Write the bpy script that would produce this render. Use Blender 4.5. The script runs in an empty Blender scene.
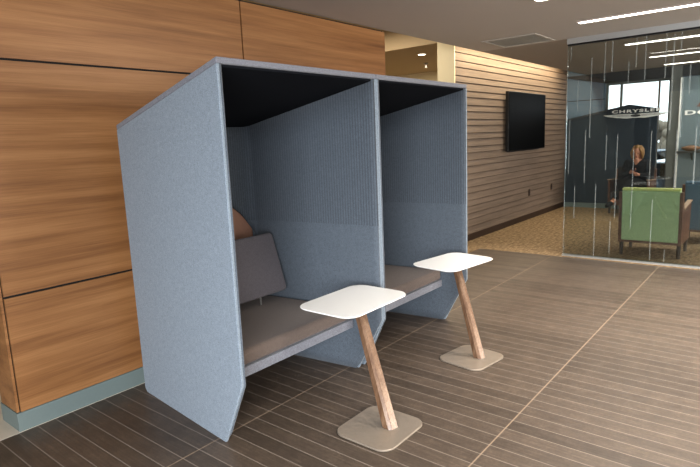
import bpy, bmesh, math, random
from mathutils import Vector, Matrix
random.seed(7)
sc = bpy.context.scene
C = sc.collection
PI = math.pi

# ------------------------------------------------------------------ materials
def lin(r, g, b):
    f = lambda c: (c/255/12.92) if c/255 <= 0.04045 else ((c/255+0.055)/1.055)**2.4
    return (f(r), f(g), f(b), 1)

class NT:
    def __init__(self, name):
        self.m = bpy.data.materials.new(name); self.m.use_nodes = True
        self.t = self.m.node_tree; self.t.nodes.clear()
        self.out = self.n('ShaderNodeOutputMaterial')
    def n(self, typ, **kw):
        nd = self.t.nodes.new(typ)
        for k, v in kw.items(): setattr(nd, k, v)
        return nd
    def l(self, a, b): self.t.links.new(a, b)
    def math(self, op, a, b=None, c=None):
        nd = self.n('ShaderNodeMath', operation=op)
        for i, v in enumerate((a, b, c)):
            if v is None: continue
            if isinstance(v, (int, float)): nd.inputs[i].default_value = v
            else: self.l(v, nd.inputs[i])
        return nd.outputs[0]
    def mix(self, fac, a, b, blend='MIX'):
        nd = self.n('ShaderNodeMix', data_type='RGBA', blend_type=blend)
        for s, v in ((nd.inputs[0], fac), (nd.inputs[6], a), (nd.inputs[7], b)):
            if isinstance(v, (int, float, tuple)): s.default_value = v
            else: self.l(v, s)
        return nd.outputs[2]
    def coords(self, kind='Object', scale=(1, 1, 1)):
        tc = self.n('ShaderNodeTexCoord'); mp = self.n('ShaderNodeMapping')
        mp.inputs['Scale'].default_value = scale
        self.l(tc.outputs[kind], mp.inputs[0]); return mp.outputs[0]
    def noise(self, vec, scale, detail=4, rough=.55):
        nd = self.n('ShaderNodeTexNoise'); nd.inputs['Scale'].default_value = scale
        nd.inputs['Detail'].default_value = detail; nd.inputs['Roughness'].default_value = rough
        self.l(vec, nd.inputs['Vector']); return nd.outputs[0]
    def ramp(self, fac, stops):
        nd = self.n('ShaderNodeValToRGB'); e = nd.color_ramp.elements
        while len(e) < len(stops): e.new(.5)
        for el, (p, c) in zip(e, stops): el.position = p; el.color = c
        self.l(fac, nd.inputs[0]); return nd.outputs[0]
    def bsdf(self, color, rough=.6, metal=0, bump=None, bstr=.3, bdist=.01, spec=.5, sheen=0):
        b = self.n('ShaderNodeBsdfPrincipled')
        for s, v in ((b.inputs['Base Color'], color), (b.inputs['Roughness'], rough)):
            if isinstance(v, (int, float, tuple)): s.default_value = v
            else: self.l(v, s)
        b.inputs['Metallic'].default_value = metal
        b.inputs['Specular IOR Level'].default_value = spec
        if sheen: b.inputs['Sheen Weight'].default_value = sheen
        if bump is not None:
            bn = self.n('ShaderNodeBump'); bn.inputs['Strength'].default_value = bstr
            bn.inputs['Distance'].default_value = bdist
            self.l(bump, bn.inputs['Height']); self.l(bn.outputs[0], b.inputs['Normal'])
        self.l(b.outputs[0], self.out.inputs[0]); return self.m

def plain(name, rgb, rough=.6, metal=0, var=.12, scale=40, spec=.5):
    t = NT(name); v = t.coords()
    c = lin(*rgb); d = tuple(x*(1-var) for x in c[:3])+(1,)
    n = t.noise(v, scale)
    return t.bsdf(t.mix(n, c, d), rough, metal, spec=spec)

def felt(name, rgb, dark=.72, light=1.28, scale=220, rib=False):
    t = NT(name); v = t.coords()
    n = t.noise(v, scale, 3, .7); n2 = t.noise(v, 55, 3, .6)
    c = lin(*rgb)
    lo = tuple(x*dark for x in c[:3])+(1,); hi = tuple(min(1, x*light) for x in c[:3])+(1,)
    col = t.ramp(t.math('ADD', t.math('MULTIPLY', n, .78), t.math('MULTIPLY', n2, .22)), [(.36, lo), (.64, hi)])
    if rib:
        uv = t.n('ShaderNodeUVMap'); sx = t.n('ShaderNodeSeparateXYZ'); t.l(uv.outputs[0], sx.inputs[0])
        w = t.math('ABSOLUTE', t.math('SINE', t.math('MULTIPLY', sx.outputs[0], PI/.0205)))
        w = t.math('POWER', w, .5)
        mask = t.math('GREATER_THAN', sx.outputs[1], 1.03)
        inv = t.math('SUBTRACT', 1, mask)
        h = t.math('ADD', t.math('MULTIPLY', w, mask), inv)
        col = t.mix(t.math('MULTIPLY', t.math('SUBTRACT', 1, h), .7), col, tuple(x*.25 for x in c[:3])+(1,))  # groove shade between the ribs is mixed into the colour
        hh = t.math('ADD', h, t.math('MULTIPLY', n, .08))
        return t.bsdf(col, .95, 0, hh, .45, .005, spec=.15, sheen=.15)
    return t.bsdf(col, .95, 0, n, .35, .003, spec=.15, sheen=.15)

def wood(name, dark, mid, light, scale=(.5, 6, 12), rough=.42, spec=.4):
    t = NT(name); v = t.coords(scale=scale)
    n1 = t.noise(v, 1.3, 6, .62)
    v2 = t.coords(scale=(scale[0]*2.2, scale[1]*6, scale[2]*9)); n2 = t.noise(v2, 2.0, 4, .7)
    f = t.math('ADD', t.math('MULTIPLY', n1, .68), t.math('MULTIPLY', n2, .32))
    col = t.ramp(f, [(.30, lin(*dark)), (.49, lin(*mid)), (.68, lin(*light))])
    return t.bsdf(col, rough, 0, n2, .06, .002, spec=spec)

def emit(name, rgb, strength):
    t = NT(name); e = t.n('ShaderNodeEmission'); e.inputs[0].default_value = lin(*rgb)
    e.inputs[1].default_value = strength; t.l(e.outputs[0], t.out.inputs[0]); return t.m

def floor_tile():
    t = NT('floor_tile'); tc = t.n('ShaderNodeTexCoord'); s = t.n('ShaderNodeSeparateXYZ')
    t.l(tc.outputs['Object'], s.inputs[0])
    P, Q = .1016, 1.234
    u = t.math('DIVIDE', t.math('SUBTRACT', s.outputs[0], 1.036), P)
    w = t.math('DIVIDE', t.math('SUBTRACT', s.outputs[1], 2.357), Q)
    def line(val, width):
        fr = t.math('FRACT', t.math('ADD', val, .5))
        d = t.math('ABSOLUTE', t.math('SUBTRACT', fr, .5))
        return t.math('LESS_THAN', d, width)
    gx = line(u, .0052/P/2); gy = line(w, .0075/Q/2)
    cm = t.n('ShaderNodeCombineXYZ')
    t.l(t.math('FLOOR', u), cm.inputs[0]); t.l(t.math('FLOOR', w), cm.inputs[1])
    wn = t.n('ShaderNodeTexWhiteNoise'); t.l(cm.outputs[0], wn.inputs[0])
    v = t.coords(scale=(1, 1, 1)); n = t.noise(v, 60, 5, .7); n2 = t.noise(v, 9, 4, .6)
    vs = t.coords(scale=(40, 2.0, 1)); n3 = t.noise(vs, 2, 4, .6)
    f = t.math('ADD', t.math('MULTIPLY', n, .35), t.math('ADD', t.math('MULTIPLY', n2, .3), t.math('MULTIPLY', n3, .35)))
    base = t.ramp(f, [(.3, lin(65, 56, 49)), (.52, lin(86, 75, 65)), (.72, lin(109, 95, 82))])
    k = t.math('ADD', .83, t.math('MULTIPLY', wn.outputs[0], .34))
    vm = t.n('ShaderNodeVectorMath', operation='SCALE'); t.l(base, vm.inputs[0]); t.l(k, vm.inputs['Scale'])
    col = t.mix(t.math('MULTIPLY', gx, .55), vm.outputs[0], lin(160, 149, 138))
    col = t.mix(t.math('MULTIPLY', gy, .62), col, lin(168, 148, 126))
    g = t.math('MAXIMUM', gx, gy)
    rough = t.math('ADD', .34, t.math('ADD', t.math('MULTIPLY', n, .16), t.math('MULTIPLY', g, .3)))
    h = t.math('SUBTRACT', t.math('MULTIPLY', n, .25), g)
    return t.bsdf(col, rough, 0, h, .25, .002, spec=.5)

def carpet():
    t = NT('carpet'); v = t.coords(scale=(5, 12, 1))
    n = t.noise(v, 2.2, 3, .6); v2 = t.coords(); n2 = t.noise(v2, 120, 2)
    col = t.ramp(t.math('ADD', t.math('MULTIPLY', n, .75), t.math('MULTIPLY', n2, .25)),
                 [(.34, lin(96, 81, 63)), (.5, lin(132, 113, 89)), (.66, lin(160, 140, 113))])
    return t.bsdf(col, .95, 0, n2, .4, .004, spec=.1)

def glass_mat(name, tint=(.88, .91, .90), ior=1.62):
    t = NT(name); tr = t.n('ShaderNodeBsdfTransparent'); tr.inputs[0].default_value = tint+(1,)
    gl = t.n('ShaderNodeBsdfGlossy'); gl.inputs['Roughness'].default_value = .0
    gl.inputs[0].default_value = (.95, 1, 1, 1)
    fr = t.n('ShaderNodeFresnel'); fr.inputs[0].default_value = ior
    nz = t.noise(t.coords(), .8, 1)     # barely uneven tint, as in real float glass
    t.l(t.mix(nz, tint+(1,), tuple(x*.97 for x in tint)+(1,)), tr.inputs[0])
    mx = t.n('ShaderNodeMixShader'); t.l(fr.outputs[0], mx.inputs[0]); t.l(tr.outputs[0], mx.inputs[1]); t.l(gl.outputs[0], mx.inputs[2])
    t.l(mx.outputs[0], t.out.inputs[0]); return t.m

def frost_mat():
    t = NT('frosted_film'); tr = t.n('ShaderNodeBsdfTransparent'); d = t.n('ShaderNodeBsdfDiffuse')
    d.inputs[0].default_value = (.62, .68, .68, 1); tl = t.n('ShaderNodeBsdfTranslucent'); tl.inputs[0].default_value = (.6, .65, .65, 1)
    a = t.n('ShaderNodeMixShader'); a.inputs[0].default_value = .4; t.l(d.outputs[0], a.inputs[1]); t.l(tl.outputs[0], a.inputs[2])
    mx = t.n('ShaderNodeMixShader')
    n = t.noise(t.coords(), 30, 2); t.l(t.math('ADD', .13, t.math('MULTIPLY', n, .12)), mx.inputs[0])
    t.l(tr.outputs[0], mx.inputs[1]); t.l(a.outputs[0], mx.inputs[2]); t.l(mx.outputs[0], t.out.inputs[0]); return t.m

M = {}
M['felt'] = felt('blue_grey_felt', (127, 138, 149))
M['felt_edge'] = felt('felt_edge', (118, 120, 128))
M['felt_rib'] = felt('ribbed_felt', (90, 98, 107), rib=True)  # outer felt's colour, darkened for shade inside the booth
M['felt_dark'] = plain('dark_felt', (27, 29, 34), .95, var=.3, scale=200, spec=.05)  # far darker than the booth's other felts
M['backing'] = plain('brown_backing', (168, 128, 108), .7, var=.2, scale=30)
M['taupe'] = felt('taupe_fabric', (98, 87, 81), .8, 1.2, 260)
M['cushion'] = felt('grey_cushion_fabric', (86, 83, 88), .78, 1.22, 240)
M['wood'] = wood('wall_walnut_veneer', (104, 68, 40), (139, 98, 61), (164, 121, 80))
M['wood_dark'] = plain('groove_black', (18, 15, 14), .8)
M['post'] = wood('post_walnut', (84, 61, 46), (110, 84, 64), (136, 110, 88), scale=(14, 14, 1.2), rough=.24, spec=.9)
M['armwood'] = wood('chair_wood', (70, 46, 34), (98, 68, 54), (124, 92, 76), scale=(3, 3, 14))
M['armtop'] = plain('pale_worn_wood', (176, 150, 128), .5)
M['base'] = plain('base_grey', (112, 124, 122), .55, var=.06)
M['white'] = plain('white_laminate', (246, 246, 244), .25, var=.01)
M['plate'] = plain('champagne_metal', (154, 143, 130), .36, .35, .06)
M['tile'] = floor_tile()
M['carpet'] = carpet()
M['cream_floor'] = plain('cream_floor', (214, 204, 188), .5)
M['ceiling'] = plain('ceiling_paint', (179, 171, 165), .9, var=.03, scale=4)
M['ceiling_dimmed'] = plain('ceiling_paint_dimmed', (152, 143, 134), .9, var=.03, scale=4)  # same ceiling; dimming through the glass is put into the colour
M['ceiling2'] = plain('upper_ceiling_paint', (190, 170, 140), .9, var=.03, scale=4)
M['cream'] = plain('cream_paint', (226, 214, 182), .8, var=.03, scale=5)
M['slat'] = wood('slat_laminate', (104, 92, 82), (124, 110, 98), (139, 124, 111), scale=(1.0, 5, 22), rough=.6, spec=.3)
M['slat_gap'] = plain('slat_gap', (66, 53, 43), .9)
M['darkbrown'] = plain('dark_brown_base', (62, 44, 30), .7)
M['slate'] = plain('slate_paint', (34, 47, 60), .6, var=.06, scale=3)
M['bluegrey'] = plain('blue_grey_paint', (98, 120, 142), .7, var=.05, scale=3)
M['greyblue'] = plain('grey_blue_panel', (122, 140, 150), .5, var=.05, scale=3)
M['greycol'] = plain('grey_column', (112, 118, 118), .7, var=.05, scale=3)
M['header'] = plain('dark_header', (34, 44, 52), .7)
M['alu'] = plain('aluminium', (190, 194, 196), .35, .7, .04)
M['black'] = plain('black_plastic', (14, 14, 16), .35, var=.1)
M['screen'] = plain('black_screen', (4, 4, 5), .45, var=.1, spec=.06)
M['vent'] = plain('vent_grey', (176, 170, 162), .6)
M['vent_in'] = plain('vent_louver', (150, 148, 142), .6)
M['lamp'] = emit('lamp_diffuser', (255, 246, 234), 8.0)
M['down'] = emit('downlight_lens', (255, 244, 220), 8.0)
M['glass'] = glass_mat('clear_glass')
M['glass_far'] = glass_mat('window_glass', (.93, .96, .97))
M['frost'] = frost_mat()
M['green'] = felt('green_fabric', (166, 184, 142), .85, 1.15, 120)
M['greenlight'] = felt('green_fabric_top', (188, 194, 122), .9, 1.1, 120)
M['slatefab'] = felt('slate_fabric', (88, 108, 124), .85, 1.15, 120)
M['darkfab'] = felt('dark_fabric', (52, 48, 48), .8, 1.2, 120)
M['leg'] = plain('dark_leg', (58, 46, 40), .5)
M['skin'] = plain('skin', (206, 150, 124), .5, var=.06)
M['hair'] = plain('blonde_hair', (176, 134, 84), .5, var=.5, scale=60)
M['cloth'] = plain('black_clothing', (20, 19, 22), .9, var=.3)
M['lips'] = plain('lips', (150, 70, 66), .5)
M['eye'] = plain('eye_dark', (30, 24, 22), .4)
M['phone'] = plain('dark_red_case', (70, 20, 22), .4)
M['letter'] = plain('white_letter', (255, 255, 255), .35, var=.0)
M['silver'] = plain('silver_emblem', (242, 243, 244), .4, 0, .05)
M['red'] = plain('muted_red', (134, 92, 90), .5)
M['shelf'] = plain('dark_shelf', (58, 62, 64), .5)
M['bowl'] = plain('brown_pottery', (142, 108, 84), .6)
M['paper'] = plain('pale_box', (196, 198, 198), .6)
M['ground'] = plain('outdoor_asphalt', (112, 115, 118), .9, var=.2, scale=.6)
M['hedge'] = plain('winter_hedge', (150, 139, 124), .9, var=.5, scale=6)
M['carblue'] = plain('car_blue', (44, 66, 92), .3)
M['carwhite'] = plain('car_white', (222, 226, 230), .3)
M['tyre'] = plain('tyre', (24, 24, 26), .8)
M['metal'] = plain('bracket_steel', (190, 190, 190), .3, .9)

# ------------------------------------------------------------------ helpers
def thing(name, label, cat, loc=(0, 0, 0), rotz=0, group=None):
    o = bpy.data.objects.new(name, None); C.objects.link(o); o.empty_display_size = .1
    o.location = loc; o.rotation_euler = (0, 0, rotz); o['label'] = label; o['category'] = cat
    if group: o['group'] = group
    return o
def tag(o, label, cat, group=None):
    o['label'] = label; o['category'] = cat
    if group: o['group'] = group
    return o
def obj(name, bm, mat, parent=None, bevel=0, seg=2, smooth=False, label=None, mats=None):
    bmesh.ops.recalc_face_normals(bm, faces=bm.faces)
    me = bpy.data.meshes.new(name); bm.to_mesh(me); bm.free()
    for m in (mats or [mat]): me.materials.append(m)
    o = bpy.data.objects.new(name, me); C.objects.link(o)
    if parent: o.parent = parent
    if smooth:
        for p in me.polygons: p.use_smooth = True
    if bevel:
        b = o.modifiers.new('bevel', 'BEVEL'); b.width = bevel; b.segments = seg; b.limit_method = 'ANGLE'; b.angle_limit = .6
        for p in me.polygons: p.use_smooth = True
        b.harden_normals = True
    if label: o['label'] = label
    return o
def struct(name, bm, mat, parent=None, **kw):
    o = obj(name, bm, mat, parent, **kw)
    if not parent: o['kind'] = 'structure'
    return o
def BM(): return bmesh.new()
def box(bm, x0, x1, y0, y1, z0, z1):
    v = [bm.verts.new(p) for p in ((x0,y0,z0),(x1,y0,z0),(x1,y1,z0),(x0,y1,z0),(x0,y0,z1),(x1,y0,z1),(x1,y1,z1),(x0,y1,z1))]
    for f in ((0,3,2,1),(4,5,6,7),(0,1,5,4),(1,2,6,5),(2,3,7,6),(3,0,4,7)): bm.faces.new([v[i] for i in f])
    return bm
def bx(*a): return box(BM(), *a)
def prism(bm, pts, off):           # polygon pts (3-D) extruded by vector off
    a = [bm.verts.new(p) for p in pts]; b = [bm.verts.new(Vector(p)+Vector(off)) for p in pts]
    bm.faces.new(a[::-1]); bm.faces.new(b); n = len(a)
    for i in range(n): bm.faces.new((a[i], a[(i+1) % n], b[(i+1) % n], b[i]))
    return bm
def loft(bm, rings, cap=True):
    R = [[bm.verts.new(p) for p in r] for r in rings]; n = len(R[0])
    for a, b in zip(R, R[1:]):
        for i in range(n): bm.faces.new((a[i], a[(i+1) % n], b[(i+1) % n], b[i]))
    if cap: bm.faces.new(R[0][::-1]); bm.faces.new(R[-1])
    return bm
def rrect(w, d, r, z, n=6, cx=0, cy=0):
    out = []
    for qx, qy, a0 in ((1,1,0),(-1,1,90),(-1,-1,180),(1,-1,270)):
        for i in range(n+1):
            a = math.radians(a0+90*i/n)
            out.append((cx+qx*(w/2-r)+r*math.cos(a), cy+qy*(d/2-r)+r*math.sin(a), z))
    return out
def tube(bm, pts, radii, n=10):
    pts = [Vector(p) for p in pts]; rings = []
    up = Vector((0, 0, 1))
    for i, p in enumerate(pts):
        d = (pts[min(i+1, len(pts)-1)]-pts[max(i-1, 0)]).normalized()
        a = d.cross(up if abs(d.z) < .9 else Vector((1, 0, 0))).normalized(); b = d.cross(a)
        rings.append([p+(a*math.cos(2*PI*k/n)+b*math.sin(2*PI*k/n))*radii[i] for k in range(n)])
    return loft(bm, rings)
def ball(bm, c, r, s=(1, 1, 1), rot=None, seg=16):
    m = Matrix.Translation(c) @ (rot or Matrix.Identity(4)) @ Matrix.Diagonal((r*s[0], r*s[1], r*s[2], 1))
    bmesh.ops.create_uvsphere(bm, u_segments=seg, v_segments=seg//2+2, radius=1, matrix=m); return bm
def dup(root, loc, rotz, name_label):
    r = root.copy(); C.objects.link(r); r.location = loc; r.rotation_euler = (0, 0, rotz); r['label'] = name_label
    for ch in list(root.children):
        c = ch.copy(); C.objects.link(c); c.parent = r
        for g in list(ch.children):
            d = g.copy(); C.objects.link(d); d.parent = c
    return r

# ------------------------------------------------------------------ room shell
WY, SY, FX, CZ, GX = 3.389, 3.78, 12.0, 2.70, 7.14
struct('floor', bx(-6, 7.05, -7, 3.376, -.12, 0), M['tile'])
b = bx(7.05, 12.3, -7, 9, -.12, 0.001); box(b, 4.6, 7.05, 3.376, 9, -.12, .001)
struct('floor_carpet', b, M['carpet'])
struct('floor_entry', bx(-6, 4.6, 3.376, 9, -.12, .001), M['cream_floor'])
struct('ceiling', bx(-6, GX, -7, 3.40, CZ, CZ+.12), M['ceiling'])
struct('ceiling_lounge', bx(GX, 12.3, -7, 3.40, CZ, CZ+.12), M['ceiling_dimmed'])
b = bx(-6, 7.5, 3.40, 9, 3.3, 3.42); box(b, 7.5, 12.3, 3.40, 4.03, 3.3, 3.42)
struct('ceiling_upper', b, M['ceiling2'])
struct('ceiling_corridor', bx(7.5, 12.3, 4.03, 9, 2.97, 3.42), M['ceiling2'])
struct('trim_cove', bx(-6, 12.3, 3.37, 3.40, CZ+.12, 3.3), M['ceiling2'])

# lobby's street sides, out of view behind the camera: walls with tall window openings
b = BM(); box(b, -6, 3, -7.2, -7, 0, CZ); box(b, 3, 9.5, -7.2, -7, 0, .3); box(b, 3, 9.5, -7.2, -7, 2.5, CZ); box(b, 9.5, 12.3, -7.2, -7, 0, CZ)
struct('wall_front', b, M['cream'])
b = BM(); box(b, -6.2, -6, -7.2, -4.5, 0, 3.3); box(b, -6.2, -6, -4.5, .4, 0, .3); box(b, -6.2, -6, -4.5, .4, 2.5, 3.3); box(b, -6.2, -6, .4, 9, 0, 3.3)
struct('wall_entry', b, M['cream'])

# wood wall: dark core and veneer panels with black reveals
wl = struct('wall_left', bx(1.062, 4.845, WY+.014, WY+.245, .11, 2.69), M['wood_dark'])
G = .0065
rows = [(.115, .80-G), (.80+G, 2.107-G), (2.107+G, 2.677)]
for i, (z0, z1) in enumerate(rows):
    for x0, x1 in ((1.062+.006, 2.94-G), (2.94+G, 4.845)):
        struct('wood_panel', bx(x0, x1, WY, WY+.014, z0, z1), M['wood'], wl)
struct('end_panel', bx(1.048, 1.062, WY+.008, WY+.245, .115, 2.677), M['wood'], wl)
struct('end_panel', bx(4.845, 4.86, WY, WY+.245, .115, 2.677), M['wood'], wl)
struct('baseboard_left', bx(1.043, 4.865, WY-.006, WY+.25, 0, .113), M['base'], bevel=.002)

# slatted wall
ws = struct('wall_rear', bx(7.09, FX, SY+.02, 4.03, 0, 3.3), M['slat_gap'])
sl = BM(); z = .125; k = 0
random.seed(3)
while z < 3.25:
    h = (.090, .112)[k % 2]; k += 1
    prism(sl, [(7.1, SY+.02, z), (7.1, SY-.006, z), (7.1, SY+.003, z+h-.009), (7.1, SY+.02, z+h-.009)], (FX-7.1, 0, 0))
    z += h
struct('slat_cladding', sl, M['slat'], ws)
struct('end_panel', bx(7.075, 7.1, SY-.012, 4.035, 0, 3.3), M['cream'], ws)
struct('baseboard_rear', bx(7.1, FX, SY-.012, SY+.02, 0, .105), M['darkbrown'])
struct('trim_rear', bx(7.1, FX, SY-.02, SY+.02, .105, .122), M['slat'])

# far wall of the lounge with its window (outside beyond it)
b = BM()
wy0, wy1, wz0, wz1 = 1.885, 3.03, .60, 2.50
box(b, FX, FX+.2, wy1, 4.1, 0, 3.3); box(b, FX, FX+.2, wy0, wy1, 0, wz0); box(b, FX, FX+.2, wy0, wy1, wz1, 3.3)
box(b, FX, FX+.2, -7, wy0, 0, 3.3)
wf = struct('wall_far', b, M['bluegrey'])
struct('wall_column', bx(FX-.06, FX, 1.70, 1.885, 0, CZ), M['greycol'])
struct('trim_header_shade', prism(BM(), [(FX-.03, -7, wz1), (FX-.03, 3.03, wz1), (FX-.03, SY, 2.665), (FX-.03, SY, CZ), (FX-.03, -7, CZ)], (.03, 0, 0)), M['header'])  # sloped left end added as ceiling shade; the rest is real header
struct('trim_seam', bx(FX-.006, FX, 3.03, SY, 2.19, 2.205), M['header'])
struct('baseboard_far', bx(FX-.075, FX-.05, 2.08, SY, 0, .095), M['base'])
w1 = struct('window_1', bx(FX+.09, FX+.10, wy0, wy1, wz0, wz1), M['glass_far'])
b = BM(); box(b, FX+.06, FX+.13, wy0, wy1, wz0, wz0+.04); box(b, FX+.06, FX+.13, wy0, wy1, wz1-.04, wz1)
box(b, FX+.06, FX+.13, wy0, wy0+.035, wz0+.04, wz1-.04); box(b, FX+.06, FX+.13, wy1-.035, wy1, wz0+.04, wz1-.04)
struct('window_frame', b, M['greycol'], w1)
struct('mullion', bx(FX+.06, FX+.13, 2.735, 2.77, wz0+.04, wz1-.04), M['greycol'], w1)
struct('mullion', bx(FX+.06, FX+.13, 2.075, 2.10, wz0+.04, wz1-.04), M['slat'], w1)
# gabled slate half wall that carries the lettering
pan = prism(BM(), [(FX-.05, SY, 0), (FX-.05, SY, 1.83), (FX-.05, 2.57, 2.055), (FX-.05, 2.075, 1.955), (FX-.05, 2.075, 0)], (.05, 0, 0))
struct('wall_gable', pan, M['slate'])
pan = prism(BM(), [(FX-.09, 1.69, 0), (FX-.09, 1.69, 2.48), (FX-.09, -1.6, 2.48), (FX-.09, -1.6, 0)], (.089, 0, 0))
struct('wall_panel', pan, M['greyblue'])
struct('trim_panel', bx(FX-.10, FX-.06, 1.69, 1.715, 0, 2.48), M['letter'])
# corridor end wall
struct('wall_corridor', bx(10.6, 10.75, 4.03, 9, 0, 2.97), M['cream'])
struct('wall_back', bx(-6, 10.6, 8.9, 9.0, 0, 3.3), M['cream'])

# glass partition
gp = struct('window_2', bx(GX-.006, GX+.006, -5, 2.245, .022, 2.655), M['glass'])
struct('top_track', bx(GX-.03, GX+.03, -5, 2.255, 2.635, 2.70), M['alu'], gp)
struct('bottom_track', bx(GX-.03, GX+.03, -5, 2.255, 0, .022), M['alu'], gp)
struct('track_gasket', bx(GX-.022, GX+.022, -5, 2.25, 2.617, 2.635), M['black'], gp)
struct('glass_edge', bx(GX-.007, GX+.007, 2.245, 2.251, .022, 2.617), M['frost'], gp)

# camera (needed early: pane stripes are measured on the photograph and laid on the pane plane)
yaw, pit, rol = math.radians(39.159), math.radians(-9.719), math.radians(-2.3705)
H, FPX = 1.596, 545.8
Fw = Vector((math.cos(pit)*math.cos(yaw), math.cos(pit)*math.sin(yaw), math.sin(pit)))
r = Fw.cross(Vector((0, 0, 1))).normalized(); u = r.cross(Fw)
RR = math.cos(rol)*r+math.sin(rol)*u; UU = -math.sin(rol)*r+math.cos(rol)*u
cd = bpy.data.cameras.new('camera'); cam = bpy.data.objects.new('camera', cd); C.objects.link(cam)
cam.matrix_world = Matrix(((RR.x, UU.x, -Fw.x, 0), (RR.y, UU.y, -Fw.y, 0), (RR.z, UU.z, -Fw.z, H), (0, 0, 0, 1)))
cd.sensor_fit = 'HORIZONTAL'; cd.sensor_width = 36; cd.lens = FPX/700*36; cd.clip_start = .05; cd.clip_end = 300
sc.camera = cam

# frosted stripes on the pane: (y, z top, z bottom) in metres
STR = [(2.208, 2.61, 2.449, 0.0108), (1.964, 2.451, 1.499, 0.0144), (1.817, 2.61, 2.15, 0.0132), (1.768, 1.529, 1.11, 0.012), (1.738, 2.607, 2.257, 0.0156), (1.558, 2.361, 2.114, 0.012), (1.482, 2.61, 2.285, 0.0156), (1.387, 2.61, 2.131, 0.0144), (1.184, 2.61, 2.133, 0.0168), (1.109, 2.596, 1.558, 0.0168), (1.039, 2.61, 2.425, 0.0156), (0.941, 2.279, 1.939, 0.0156), (1.003, 2.128, 1.467, 0.0144), (2.115, 2.203, 1.833, 0.0096), (2.011, 1.599, 0.948, 0.0144), (1.645, 1.537, 0.529, 0.012), (1.287, 1.557, 0.925, 0.012), (1.243, 0.762, 0.048, 0.012), (1.033, 1.557, 0.885, 0.012), (0.848, 1.592, 0.957, 0.0156), (2.204, 1.729, 1.059, 0.012), (2.122, 0.908, 0.5, 0.012), (1.872, 0.938, 0.032, 0.0132), (1.691, 0.487, 0.088, 0.012), (1.464, 1.344, 0.418, 0.0108), (1.092, 0.182, 0.039, 0.0096)]
b = BM()
for y, zt, zb, w in STR: box(b, GX-.0085, GX-.0065, y-w*.4, y+w*.4, zb, zt)
struct('frosted_stripes', b, M['frost'], gp)

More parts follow.
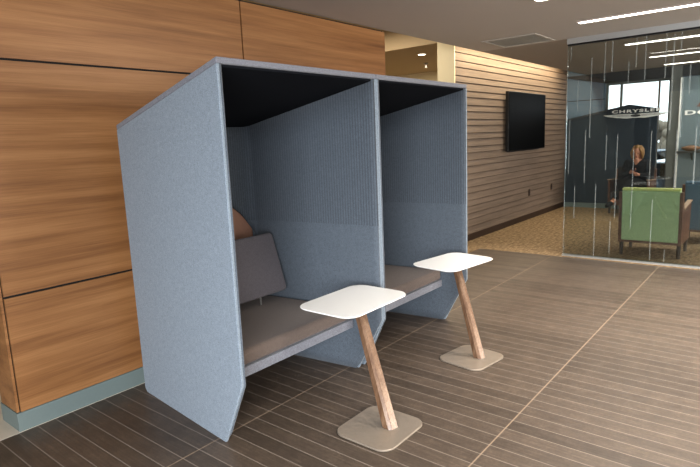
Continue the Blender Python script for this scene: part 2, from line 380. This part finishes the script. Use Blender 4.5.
# ------------------------------------------------------------------ booths
WF, TP, D = 1.243, .113, 1.165
ZF, ZB = 2.0, 1.745
def xo(y): return WF/2-TP*y                   # half width of the outer face at depth y
def zr(y): return ZF+(ZB-ZF)*y/D              # roof top line
RT = .030                                     # roof thickness
def prof(y): return max(0., .385*(1-y/.20)) if y < .20 else 0.
def make_booth(label, loc, rz):
    t = thing('privacy_booth', label, 'booth', loc, rz, 'high-back privacy booths along the wood wall')
    for s in (-1, 1):
        pts = [(0, .385), (0, zr(0)-RT), (D, zr(D)-RT), (D, .025), (D-.025, 0), (.20, 0)]
        bm = prism(BM(), [(s*xo(y), y, z) for y, z in pts], (-s*.018, 0, 0))
        obj('side_panel', bm, M['felt'], t, bevel=.005)
    # padded liner: a U with rounded rear corners, arch opening in its back
    off = .0235; R = .06; yb = 1.085
    path = []
    y = .002
    n = 24
    for i in range(n+1): yy = .002+(yb-R-.002)*i/n; path.append((xo(yy)-off, yy))
    x0, y0 = path[-1]
    for i in range(1, 9):
        a = PI/2*i/8; path.append((x0-TP*R*math.sin(a)*.6-R*(1-math.cos(a)), y0+R*math.sin(a)))
    xe = path[-1][0]
    nb = 40
    for i in range(1, nb): path.append((xe-2*xe*i/nb, yb))
    left = [(-x, y) for x, y in path[:24+9]][::-1]
    path += left
    bm = BM(); uvl = bm.loops.layers.uv.new('UVMap')
    s = [0]
    for a, c in zip(path, path[1:]): s.append(s[-1]+math.dist(a, c))
    AZ = .77
    def spans(x, y):
        zb, zt = prof(y), zr(y)-RT
        if y >= yb-R*.8 and abs(x) < .472:
            h = AZ+.46*math.sqrt(max(0, 1-(x/.50)**2)); return [(zb, .47), (h, zt)]
        return [(zb, .47), (.47, zt)]
    def col(i):
        x, y = path[i]; out = []
        for a, c in spans(x, y): out.append([a+(c-a)*j/6 for j in range(7)])
        return out
    cache = {}
    def vert(i, z):
        k = (i, round(z, 5))
        if k not in cache: cache[k] = bm.verts.new((path[i][0], path[i][1], z))
        return cache[k]
    for i in range(len(path)-1):
        for A, B in zip(col(i), col(i+1)):
            for j in range(6):
                q = [(i, A[j]), (i+1, B[j]), (i+1, B[j+1]), (i, A[j+1])]
                f = bm.faces.new([vert(*p) for p in q])
                for lp, p in zip(f.loops, q): lp[uvl].uv = (s[p[0]], p[1])
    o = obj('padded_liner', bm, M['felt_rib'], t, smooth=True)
    sd = o.modifiers.new('solid', 'SOLIDIFY'); sd.thickness = .011; sd.offset = 0
    # brown arched pad added behind the opening to catch light; plain outer back panel
    arc = [(-.475, .40)]+[(-.475+.95*k/40, AZ+.475*math.sqrt(max(0, 1-((-.475+.95*k/40)/.512)**2))) for k in range(41)]+[(.475, .40)]
    obj('arched_backing', prism(BM(), [(x, yb+.010, z) for x, z in arc], (0, .012, 0)), M['backing'], t, label='brown arched pad added behind the arch opening')
    q = yb+.04
    obj('back_panel', prism(BM(), [(-xo(q)+.022, q, 0), (xo(q)-.022, q, 0), (xo(q)-.022, q, zr(q)-RT), (-xo(q)+.022, q, zr(q)-RT)], (0, .03, 0)), M['felt'], t)
    bm = prism(BM(), [(-xo(0), 0, ZF-RT), (xo(0), 0, ZF-RT), (xo(D), D, ZB-RT), (-xo(D), D, ZB-RT)], (0, 0, RT))
    obj('roof_panel', bm, M['felt_edge'], t, bevel=.006)
    a = .012
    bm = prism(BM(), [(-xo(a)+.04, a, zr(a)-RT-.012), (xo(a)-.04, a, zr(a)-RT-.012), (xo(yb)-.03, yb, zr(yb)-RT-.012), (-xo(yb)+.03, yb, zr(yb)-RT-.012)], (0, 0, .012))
    obj('roof_lining', bm, M['felt_dark'], t, label='near-black underside of the roof')
    xi = lambda y: xo(y)-.034
    ys, ye = .215, 1.06
    bm = prism(BM(), [(-xi(ys), ys, .305), (xi(ys), ys, .305), (xi(ye)-.06, ye, .305), (-xi(ye)+.06, ye, .305)], (0, 0, .058))
    obj('seat_frame', bm, M['felt_edge'], t, bevel=.004)
    bm = prism(BM(), [(-xi(ys)+.004, ys, .365), (xi(ys)-.004, ys, .365), (xi(.92)-.006, .92, .365), (xi(ye)-.08, ye, .365), (-xi(ye)+.08, ye, .365), (-xi(.92)+.006, .92, .365)], (0, 0, .093))
    obj('seat_cushion', bm, M['taupe'], t, bevel=.032, seg=5)
    # reclined back cushion on two brackets
    w, h, th = .80, .43, .08
    bm = BM(); loft(bm, [[(p[0], zz, p[1]) for p in rrect(ww, hh, .025, 0, 4)] for zz, ww, hh in ((-th/2, w-.02, h-.02), (-th/2+.012, w, h), (th/2-.012, w, h), (th/2, w-.02, h-.02))])
    bmesh.ops.rotate(bm, verts=bm.verts, matrix=Matrix.Rotation(math.radians(-17), 3, 'X'))
    bmesh.ops.translate(bm, verts=bm.verts, vec=(.028, .803, .742))
    obj('back_cushion', bm, M['cushion'], t, bevel=.006)
    for sx in (-.245, .245):
        bm = bx(sx-.007, sx+.007, .795, .801, .45, .60); box(bm, sx-.007, sx+.007, .801, 1.07, .585, .60)
        obj('bracket', bm, M['metal'], t)
    for sx in (-1, 1):
        bm = bx(sx*.42-.02, sx*.42+.02, .9, .96, 0, .305)
        obj('support_leg', bm, M['black'], t)
    for ch in t.children:                  # the whole booth leans a little sideways in plan
        for v in ch.data.vertices: v.co.x -= .012*v.co.y
    return t
BY = 2.092
make_booth('blue-grey felt booth on the left, nearer the camera, its tall outer side showing', (2.2715, BY, 0), 0)
# built afresh: copies of the first booth's parts
first = [o for o in C.objects if o.name == 'privacy_booth'][0]
dup(first, (3.517, BY, 0), 0, 'blue-grey felt booth on the right, beside the slatted wall, its grey back cushion hidden')

# ------------------------------------------------------------------ laptop tables
def make_table(label, loc):
    t = thing('laptop_table', label, 'table', loc, 0, 'white-topped leaning-post tables before the booths')
    bm = loft(BM(), [rrect(.392, .367, .075, 0, 8), rrect(.400, .375, .079, .003, 8), rrect(.400, .375, .079, .009, 8), rrect(.394, .369, .076, .012, 8)])
    obj('base_plate', bm, M['plate'], t, smooth=False)
    tx, ty, tz = .200, .31, .632
    px, py = .022, -.055
    bm = BM(); rings = []
    for k, (w, d) in ((0, (.086, .062)), (1, (.068, .050))):
        c = Vector((px, py, .012)).lerp(Vector((tx+.005, ty-.02, tz)), k)
        # six-sided lozenge section turned towards the seat
        sec = [(-.5, -.04), (-.13, -.5), (.13, -.5), (.5, -.04), (.5, .04), (.13, .5), (-.13, .5), (-.5, .04)]
        ang = math.radians(-55); ca, sa = math.cos(ang), math.sin(ang)
        rings.append([(c.x+(p*w)*ca-(q*d)*sa, c.y+(p*w)*sa+(q*d)*ca, c.z) for p, q in sec])
    loft(bm, rings); obj('post', bm, M['post'], t, bevel=.003, seg=2)
    bm = loft(BM(), [rrect(.16, .12, .03, tz-.004, 5, tx-.02, ty-.02), rrect(.16, .12, .03, tz+.002, 5, tx-.02, ty-.02)])
    obj('mounting_plate', bm, M['alu'], t)
    bm = loft(BM(), [rrect(.580, .408, .085, tz+.002, 10, tx, ty), rrect(.604, .432, .095, tz+.010, 10, tx, ty), rrect(.604, .432, .095, tz+.0135, 10, tx, ty), rrect(.600, .428, .093, tz+.015, 10, tx, ty)])
    obj('tabletop', bm, M['white'], t)
    return t
tb = make_table('small white-topped table on a leaning walnut post, nearer the camera, before the left booth', (2.270, 1.690, 0))
t2 = dup(tb, (3.440, 1.712, 0), math.radians(-8), 'small white-topped table on a leaning walnut post, farther back, before the right booth')
t2.scale = (.95, .95, 1.0)

# ------------------------------------------------------------------ television, outlets, ceiling fittings
t = thing('television', 'large black flat television mounted on the slatted wall', 'television', (9.60, SY, 1.785))
obj('screen', bx(-.835, .835, -.105, -.098, -.475, .478), M['screen'], t)
obj('housing', bx(-.845, .845, -.098, -.045, -.485, .49), M['black'], t, bevel=.004)
obj('wall_mount', bx(-.70, .70, -.045, -.006, -.50, .10), M['black'], t)
for x, l in ((9.95, 'dark wall outlet low on the slatted wall, under the television'), (11.15, 'dark wall outlet low on the slatted wall, nearest the dark far wall')):
    t = thing('wall_outlet', l, 'outlet', (x, SY, .50), 0, 'wall outlets on the slatted wall')
    cp = obj('cover_plate', bx(-.036, .036, -.014, -.004, -.06, .06), M['darkbrown'], t, bevel=.002)
    for zz in (-.026, .026): obj('socket', bx(-.02, .02, -.0165, -.0135, zz-.018, zz+.018), M['black'], cp)
t = thing('ceiling_vent', 'square grey air vent set in the dropped ceiling', 'vent', (6.70, 2.70, CZ))
b = BM(); w = .33
for a in ((-w, w, -w, -w+.032), (-w, w, w-.032, w), (-w, -w+.032, -w+.032, w-.032), (w-.032, w, -w+.032, w-.032)): box(b, *a, -.012, 0)
obj('frame', b, M['vent'], t, bevel=.003)
b = BM()
for i in range(14):
    y = -w+.06+i*(2*w-.12)/13; prism(b, [(-w+.05, y-.012, -.003), (-w+.05, y+.012, -.009), (-w+.05, y+.014, -.007), (-w+.05, y-.010, -.001)], (2*w-.10, 0, 0))
obj('louver', b, M['vent_in'], t)
LIGHTS = [(6.13, 1.84, 'long linear ceiling light just in front of the glass partition'),
          (4.80, 1.80, 'long linear ceiling light whose tip shows at the top edge of the photo'),
          (3.52, 1.10, 'fill light strip added above the front of the right booth, unseen'),  # unseen fixture, added to brighten tables and floor
          (2.24, 1.10, 'fill light strip added above the front of the left booth, unseen'),  # second added fixture, out of view, for more fill
          (8.22, 1.86, 'linear ceiling light inside the lounge, nearest behind the glass'),
          (10.0, 1.90, 'linear ceiling light inside the lounge, second behind the glass'),
          (11.42, 1.93, 'linear ceiling light inside the lounge, farthest from the glass')]
fixtures = []
for x, y, l in LIGHTS:
    t = thing('linear_light', l, 'ceiling light', (x, y, CZ), 0, 'linear ceiling lights')
    b = BM(); box(b, -.062, -.05, -3.4, 0, -.014, 0); box(b, .05, .062, -3.4, 0, -.014, 0); box(b, -.05, .05, -.012, 0, -.014, 0); box(b, -.05, .05, -3.4, -3.388, -.014, 0)
    obj('frame', b, M['ceiling'], t)
    fixtures.append((x, y))
    obj('diffuser', bx(-.05, .05, -3.388, -.012, -.012, -.003), M['lamp'], t)
t = thing('downlight', 'small round recessed downlight in the corridor ceiling', 'ceiling light', (8.25, 5.0, 2.97))
b = BM(); loft(b, [[(math.cos(2*PI*k/24)*rr, math.sin(2*PI*k/24)*rr, z) for k in range(24)] for rr, z in ((.075, 0), (.08, -.008), (.065, -.012), (.06, -.002))], cap=False)
obj('trim_ring', b, M['white'], t)
b = BM(); bmesh.ops.create_cone(b, cap_ends=True, segments=24, radius1=.06, radius2=.06, depth=.006, matrix=Matrix.Translation((0, 0, -.006)))
obj('lens', b, M['down'], t)
t = thing('ceiling_sprinkler', 'small pendant sprinkler hanging from the corridor ceiling', 'sprinkler', (9.3, 5.55, 2.97))
b = BM(); bmesh.ops.create_cone(b, cap_ends=True, segments=16, radius1=.05, radius2=.04, depth=.015, matrix=Matrix.Translation((0, 0, -.008)))
obj('escutcheon', b, M['metal'], t); b = tube(BM(), [(0, 0, -.015), (0, 0, -.08)], [.014, .012]); bmesh.ops.create_cone(b, cap_ends=True, segments=16, radius1=.03, radius2=.03, depth=.005, matrix=Matrix.Translation((0, 0, -.085)))
obj('head', b, M['metal'], t)

# ------------------------------------------------------------------ armchairs in the lounge
def make_armchair(label, loc, rz, fab, top, lab2=None):
    # rear face at local y=0, faces +y
    t = thing('armchair', label, 'chair', loc, rz, 'wood-sided lounge armchairs')
    W = .70
    bm = prism(BM(), [(-W/2+.03, -.01, .20), (-W/2+.03, -.045, .83), (-W/2+.03, .06, .855), (-W/2+.03, .13, .20)], (W-.06, 0, 0))
    obj('backrest', bm, fab, t, bevel=.018, seg=4)
    bm = prism(BM(), [(-W/2+.032, -.047, .835), (-W/2+.032, -.03, .862), (-W/2+.032, .055, .868), (-W/2+.032, .062, .845)], (W-.064, 0, 0))
    obj('top_piping', bm, top, [c for c in t.children if c.name.startswith('backrest')][0], bevel=.008, seg=3)
    obj('seat_cushion', bx(-W/2+.035, W/2-.035, .12, .66, .27, .43), fab, t, bevel=.04, seg=4)
    obj('seat_frame', bx(-W/2+.035, W/2-.035, .02, .64, .17, .265), M['armwood'], t)
    for s in (-1, 1):
        x = s*W/2
        bm = prism(BM(), [(x, -.015, .17), (x, -.05, .82), (x, .02, .82), (x, .08, .60), (x, .66, .64), (x, .66, .58), (x, .62, .17)], (-s*.035, 0, 0))
        sp = obj('side_panel', bm, M['armwood'], t, bevel=.004)
        bm = prism(BM(), [(x+s*.012, .075, .605), (x+s*.012, .67, .646), (x+s*.012, .67, .664), (x+s*.012, .075, .623)], (-s*.06, 0, 0))
        obj('armrest', bm, M['armtop'], sp, bevel=.004, label='pale wooden armrest')
        for y in (.05, .58):
            bm = tube(BM(), [(x-s*.03, y, 0), (x-s*.03, y, .175)], [.018, .026], 10)
            obj('leg', bm, M['leg'], t)
    return t
make_armchair('green upholstered armchair with wooden sides, its back to the glass partition', (7.50, 1.325, 0), -PI/2, M['green'], M['greenlight'])
make_armchair('slate-blue armchair at the right edge of the photo, beyond the green armchair', (8.60, .79, 0), -PI/2, M['slatefab'], M['slatefab'])
make_armchair('dark armchair with brown wooden sides in which the seated woman sits', (11.80, 2.36, 0), PI/2, M['darkfab'], M['darkfab'])

# ------------------------------------------------------------------ seated woman
t = thing('person', 'blonde woman in black sitting in the lounge, head bowed over a phone in her hands', 'person', (11.45, 2.27, 0), PI/2)
b = BM()
S = Vector
pel = S((0, -.02, .53))
# torso, neck, head
loft(b, [[(math.cos(2*PI*k/20)*a, y+math.sin(2*PI*k/20)*c, z) for k in range(20)] for z, y, a, c in
         ((.45, -.02, .12, .10), (.50, -.02, .17, .125), (.58, -.02, .165, .12), (.68, 0, .135, .10), (.80, .015, .15, .11), (.90, .02, .165, .11), (.97, .025, .16, .09), (1.01, .03, .09, .065), (1.03, .035, .05, .05))])
tube(b, [(0, .03, 1.0), (0, .05, 1.06), (0, .075, 1.12)], [.055, .048, .048], 14)
hm = Matrix.Translation((0, .095, 1.155)) @ Matrix.Rotation(math.radians(-24), 4, 'X')
def hp(x, y, z): return hm @ S((x, y, z))
ball(b, hp(0, 0, .02), .1, (.76, .95, 1.0), hm.to_3x3().to_4x4(), 20)
ball(b, hp(0, .035, -.045), .062, (.82, .8, 1.05), hm.to_3x3().to_4x4(), 16)   # jaw
ball(b, hp(0, .075, -.095), .022, (1, .8, .8), None, 10)
tube(b, [hp(0, .09, .02), hp(0, .112, -.018), hp(0, .098, -.03)], [.009, .014, .010], 8)  # nose
for s in (-1, 1): ball(b, hp(s*.076, -.005, -.005), .022, (.35, .7, 1.2), None, 10)
# arms: shoulder > elbow > wrist, hands held together before the chest
hands = {}
for s, wr in ((1, S((.045, .33, .795))), (-1, S((-.075, .32, .755)))):
    sh = S((s*.165, .02, .955)); el = S((s*.25, .10, .70))
    tube(b, [sh, sh.lerp(el, .5), el, el.lerp(wr, .4), wr], [.05, .044, .038, .036, .024], 12)
    d = (wr-el).normalized(); side = S((0, 0, 1)).cross(d).normalized(); n = d.cross(side)
    pc = wr+d*.045
    tube(b, [wr, wr+d*.03, wr+d*.085], [.024, .034, .033], 12)
    for i, L in enumerate((.062, .072, .068, .052)):
        q = wr+d*.082+side*(i-1.5)*.0185
        tube(b, [q, q+d*L*.45+n*.008, q+d*L*.75+n*.028*1, q+d*L*.8+n*.048], [.0092, .0088, .0082, .0068], 8)
    q = wr+d*.03+side*(-s)*.028
    tube(b, [q, q+d*.025+side*(-s)*.022, q+d*.05+side*(-s)*.02+n*.018, q+d*.066+n*.03+side*(-s)*.01], [.013, .011, .0095, .0075], 8)
    hands[s] = (wr, d, n, side)
# legs; her left leg is crossed over the right knee
tube(b, [(.09, 0, .51), (.11, .24, .52), (.11, .47, .50), (.10, .50, .28), (.09, .47, .09)], [.085, .078, .058, .050, .034], 14)
tube(b, [(.09, .47, .09), (.09, .54, .045), (.09, .66, .03)], [.036, .036, .024], 10)
tube(b, [(-.09, 0, .52), (-.05, .25, .60), (.02, .50, .62), (.20, .56, .40), (.28, .55, .28)], [.085, .076, .056, .047, .033], 14)
tube(b, [(.28, .55, .28), (.32, .60, .235), (.35, .70, .20)], [.035, .034, .022], 10)
body = obj('body', b, M['skin'], t, smooth=True)
rm = body.modifiers.new('remesh', 'REMESH'); rm.mode = 'VOXEL'; rm.voxel_size = .007; rm.use_smooth_shade = True
sm = body.modifiers.new('smooth', 'SMOOTH'); sm.factor = .5; sm.iterations = 2
for s in (-1, 1):
    e = ball(BM(), hp(s*.032, .088, .012), .011, (1.2, .6, .6), None, 10); obj('eye', e, M['eye'], t)
    e = tube(BM(), [hp(s*.016, .093, .034), hp(s*.034, .095, .038), hp(s*.052, .082, .032)], [.003, .004, .002], 6); obj('eyebrow', e, M['hair'], t)
e = ball(BM(), hp(0, .088, -.055), .02, (1.1, .45, .32), None, 10); obj('mouth', e, M['lips'], t)
# hair: cap and shoulder-length sides
b = BM()
ball(b, hp(0, -.014, .032), .1, (.86, 1.02, 1.0), hm.to_3x3().to_4x4(), 20)
for vv in [v for v in b.verts if (hm.inverted() @ v.co).y > .055 and (hm.inverted() @ v.co).z < .085]: b.verts.remove(vv)
for s in (-1, 1):
    for k in range(5):
        y = .05-k*.03
        tube(b, [hp(s*.05, y, .10), hp(s*.085, y+.004, .03), hp(s*.088, y, -.06), hp(s*.075, y-.01, -.125-.01*k)], [.016, .022, .021, .008], 8)
for k in range(-2, 3): tube(b, [hp(k*.03, -.09, .05), hp(k*.033, -.1, -.04), hp(k*.034, -.085, -.15)], [.026, .026, .012], 8)
h = obj('hair', b, M['hair'], t, smooth=True)
# clothing
b = BM()
loft(b, [[(math.cos(2*PI*k/24)*a, y+math.sin(2*PI*k/24)*c, z) for k in range(24)] for z, y, a, c in
         ((.46, -.02, .18, .13), (.47, -.02, .195, .15), (.58, -.02, .185, .14), (.68, 0, .16, .122), (.80, .015, .172, .13), (.90, .02, .186, .13), (.965, .022, .182, .108), (1.0, .02, .13, .085), (1.03, .015, .085, .07))])
for s in (-1, 1):
    wr, d, n, side = hands[s]; sh = S((s*.165, .02, .95)); el = S((s*.25, .10, .70))
    tube(b, [sh, sh.lerp(el, .5), el, el.lerp(wr, .4), wr-d*.02], [.068, .058, .052, .048, .038], 14)
    ball(b, sh, .069); ball(b, el, .053)
for v in b.verts:                                  # open V neckline at the front
    if v.co.z > .93 and v.co.y > .06 and abs(v.co.x) < (.02+.5*(v.co.z-.93)): v.co.y -= .055
jk = obj('jacket', b, M['cloth'], t, smooth=True)
rm = jk.modifiers.new('remesh', 'REMESH'); rm.mode = 'VOXEL'; rm.voxel_size = .009; rm.use_smooth_shade = True
sm = jk.modifiers.new('smooth', 'SMOOTH'); sm.factor = .5; sm.iterations = 3
b = BM()
tube(b, [(.09, 0, .51), (.11, .24, .52), (.11, .48, .505), (.10, .505, .28), (.09, .48, .13)], [.10, .09, .068, .062, .052], 14)
tube(b, [(-.09, 0, .52), (-.05, .25, .605), (.02, .505, .63), (.18, .555, .42), (.25, .55, .335)], [.10, .088, .067, .06, .05], 14)
obj('trousers', b, M['cloth'], t, smooth=True)
for pts in ([(.09, .46, .045), (.09, .54, .042), (.09, .67, .034)], [(.30, .575, .245), (.325, .62, .225), (.355, .72, .195)]):
    obj('shoe', tube(BM(), pts, [.042, .045, .026], 10), M['cloth'], t, smooth=True)
# phone in her hands
ph = thing('smartphone', 'dark red cased phone held in the seated woman\'s hands', 'phone', (11.45-.43, 2.27-.02, .835), PI/2)
bm = loft(BM(), [rrect(.072, .145, .01, 0, 4), rrect(.074, .147, .011, .004, 4), rrect(.072, .145, .01, .008, 4)])
bmesh.ops.rotate(bm, verts=bm.verts, matrix=Matrix.Rotation(math.radians(35), 3, 'X')); pc = obj('case', bm, M['phone'], ph)
bm = bx(-.031, .031, -.066, .066, .008, .0092); bmesh.ops.rotate(bm, verts=bm.verts, matrix=Matrix.Rotation(math.radians(35), 3, 'X')); obj('display', bm, M['screen'], pc)

# ------------------------------------------------------------------ signs on the far walls
def text_mesh(body, size, sx, spacing, depth):
    cu = bpy.data.curves.new('txt', 'FONT'); cu.body = body; cu.size = size; cu.extrude = depth
    cu.space_character = spacing; cu.align_x = 'CENTER'; cu.offset = size*.032
    o = bpy.data.objects.new('txt', cu); C.objects.link(o)
    dg = bpy.context.evaluated_depsgraph_get(); me = bpy.data.meshes.new_from_object(o.evaluated_get(dg))
    bpy.data.objects.remove(o); bpy.data.curves.remove(cu)
    bm = BM(); bm.from_mesh(me); bpy.data.meshes.remove(me)
    # text plane (x right, y up) -> wall facing -x : right = -y, up = z
    for v in bm.verts: v.co = S((-v.co.z, -v.co.x*sx, v.co.y))
    return bm
t = thing('wall_lettering', 'raised white capital lettering near the peak of the dark gabled wall', 'sign', (FX-.056, 2.445, 1.902))
obj('letters', text_mesh('CHRYSLER', .076, 2.1, 1.22, .006), M['letter'], t)
t = thing('wing_emblem', 'silver spread-wing emblem under the lettering on the dark gabled wall', 'emblem', (FX-.056, 2.45, 1.845))
for s in (-1, 1):
    pts = [(0, .018), (.12, .030), (.35, .030), (.59, .022), (.50, -.008), (.34, -.036), (.16, -.058), (.05, -.050), (0, -.052)]
    bm = prism(BM(), [(0, s*p, q) for p, q in pts], (-.010, 0, 0)); wg = obj('wing', bm, M['silver'], t)
    for q0 in (.004, -.014):
        bm = prism(BM(), [(-.0105, s*.10, q0), (-.0105, s*.42, q0+.006), (-.0105, s*.42, q0+.010), (-.0105, s*.10, q0+.006)], (-.002, 0, 0)); obj('feather_line', bm, M['slate'], wg)
bm = BM(); ball(bm, (-.008, 0, -.008), .05, (.2, 1.9, .5)); obj('medallion', bm, M['shelf'], t, smooth=True)
t = thing('wall_lettering', 'large white capital letters on the grey-blue wall panel, cut by the right photo edge', 'sign', (FX-.096, 1.15, 1.80))
obj('letters', text_mesh('DODGE', .108, 2.3, 1.15, .006), M['letter'], t)
t = thing('wall_emblem', 'muted red slanted-stripe emblem above the white letters on the grey-blue panel', 'emblem', (FX-.0905, 1.34, 1.965))
for k in range(2):
    y = .10-k*.17
    obj('stripe', prism(BM(), [(0, y, -.03), (0, y-.12, -.03), (0, y-.16, .035), (0, y-.04, .035)], (-.008, 0, 0)), M['red'], t)
# shelf with objects
t = thing('wall_shelf', 'dark shelf on the grey-blue wall panel holding small objects', 'shelf', (FX-.09, .95, 1.13))
obj('board', bx(-.28, 0, -.85, .75, -.02, .015), M['shelf'], t, bevel=.003)
for y in (-.5, .5): obj('bracket', prism(BM(), [(0, y, -.02), (-.2, y, -.02), (0, y, -.16)], (0, .02, 0)), M['shelf'], t)
bm = loft(BM(), [[(math.cos(2*PI*k/24)*rr, math.sin(2*PI*k/24)*rr*1.5, z) for k in range(24)] for rr, z in ((.05, 0), (.09, .03), (.105, .065), (.06, .085), (.02, .10))])
o = obj('pottery_bowl', bm, M['bowl'], smooth=True); o.location = (FX-.23, 1.47, 1.145); tag(o, 'low brown lidded pottery bowl on the dark shelf', 'bowl')
o = obj('storage_box', bx(-.06, .06, -.08, .08, 0, .11), M['paper'], bevel=.004); o.location = (FX-.22, 1.20, 1.145); tag(o, 'pale grey box beside the brown bowl on the dark shelf', 'box')

# ------------------------------------------------------------------ outside the far window
struct('ground', bx(12.2, 90, -40, 60, -1.0, -.8), M['ground'])
def make_car(label, loc, rz, paint):
    t = thing('car', label, 'car', loc, rz, 'cars parked outside the lounge window')
    L = 4.4; Wd = 1.75
    side = [(-2.2, .35), (-2.2, .75), (-2.1, .92), (-1.2, 1.0), (-.5, 1.45), (.9, 1.47), (1.7, 1.05), (2.15, .95), (2.2, .4)]
    low = [(-2.2, .30), (-2.22, .72), (-2.1, .90), (-1.15, .98), (1.75, 1.0), (2.15, .92), (2.2, .35)]
    obj('body_shell', prism(BM(), [(x, -Wd/2, z) for x, z in low], (0, Wd, 0)), paint, t, bevel=.08, seg=4)
    cab = [(-1.15, .97), (-.45, 1.42), (.85, 1.44), (1.7, .98)]
    obj('cabin', prism(BM(), [(x, -Wd/2+.1, z) for x, z in cab], (0, Wd-.2, 0)), M['screen'], t, bevel=.05)
    obj('roof', prism(BM(), [(-.5, -Wd/2+.1, 1.42), (.9, -Wd/2+.1, 1.44), (.85, -Wd/2+.1, 1.48), (-.42, -Wd/2+.1, 1.47)], (0, Wd-.2, 0)), paint, t, bevel=.015)
    for x in (-1.4, 1.35):
        for s in (-1, 1):
            bm = BM(); bmesh.ops.create_cone(bm, cap_ends=True, segments=24, radius1=.33, radius2=.33, depth=.2, matrix=Matrix.Translation((x, s*(Wd/2-.08), .33)) @ Matrix.Rotation(PI/2, 4, 'X'))
            obj('wheel', bm, M['tyre'], t)
    return t
make_car('dark blue car parked outside, farther from the lounge window', (26, 4.6, -.8), math.radians(75), M['carblue'])
make_car('white car parked outside, closest to the lounge window', (17.5, 2.2, -.8), math.radians(80), M['carwhite'])
b = BM(); random.seed(5)
for i in range(330):
    ball(b, (60+random.uniform(-2, 2), -6+i*.11, random.uniform(-.6, 2.0)), random.uniform(.3, .75), seg=10)
o = obj('hedgerow', b, M['hedge'], smooth=True); tag(o, 'bare pale winter hedgerow far outside the lounge window', 'hedge')

# ------------------------------------------------------------------ light
wd = bpy.data.worlds.new('sky'); sc.world = wd; wd.use_nodes = True; nt = wd.node_tree
bg = nt.nodes['Background']; bg.inputs[0].default_value = (.94, .97, 1.0, 1); bg.inputs[1].default_value = 2.6
def area(name, loc, rot, sx, sy, e, col=(1, 1, 1)):
    l = bpy.data.lights.new(name, 'AREA'); l.shape = 'RECTANGLE'; l.size = sx; l.size_y = sy; l.energy = e; l.color = col
    o = bpy.data.objects.new(name, l); C.objects.link(o); o.location = loc; o.rotation_euler = rot; return o
dl = area('daylight_left', (-1.9, -1.0, 1.35), (0, math.radians(-68), math.radians(32)), 1.9, 2.8, 170, (.95, .97, 1)); dl.data.spread = math.radians(112)
area('daylight_front', (6.8, -4.2, 1.7), (math.radians(80), 0, 0), 6, 2.0, 400, (1, .90, .78))
for x, y in fixtures:                              # downward light of each ceiling fixture
    o = area('fixture_light', (x, y-1.7, CZ-.02), (0, 0, 0), .1, 3.3, (32 if x < 4 else 52) if x < GX else 17, (1, .94, .86)); o.data.spread = math.radians(115)
area('cove_light', (9.2, 3.52, 2.98), (math.radians(-14), 0, 0), 4.2, .06, 62, (1, .86, .62))
area('corridor_light', (8.6, 5.8, 2.93), (0, 0, 0), 2.5, 2.5, 64, (1, .88, .70))
area('recess_light', (6.2, 5.4, 3.25), (0, 0, 0), 1.6, 2.0, 56, (1, .9, .72))

sc.view_settings.view_transform = 'Standard'
sc.view_settings.look = 'None'
sc.view_settings.exposure = .38
sc.view_settings.gamma = .9
sc.cycles.use_denoising = True
sc.cycles.max_bounces = 8
sc.cycles.transparent_max_bounces = 12
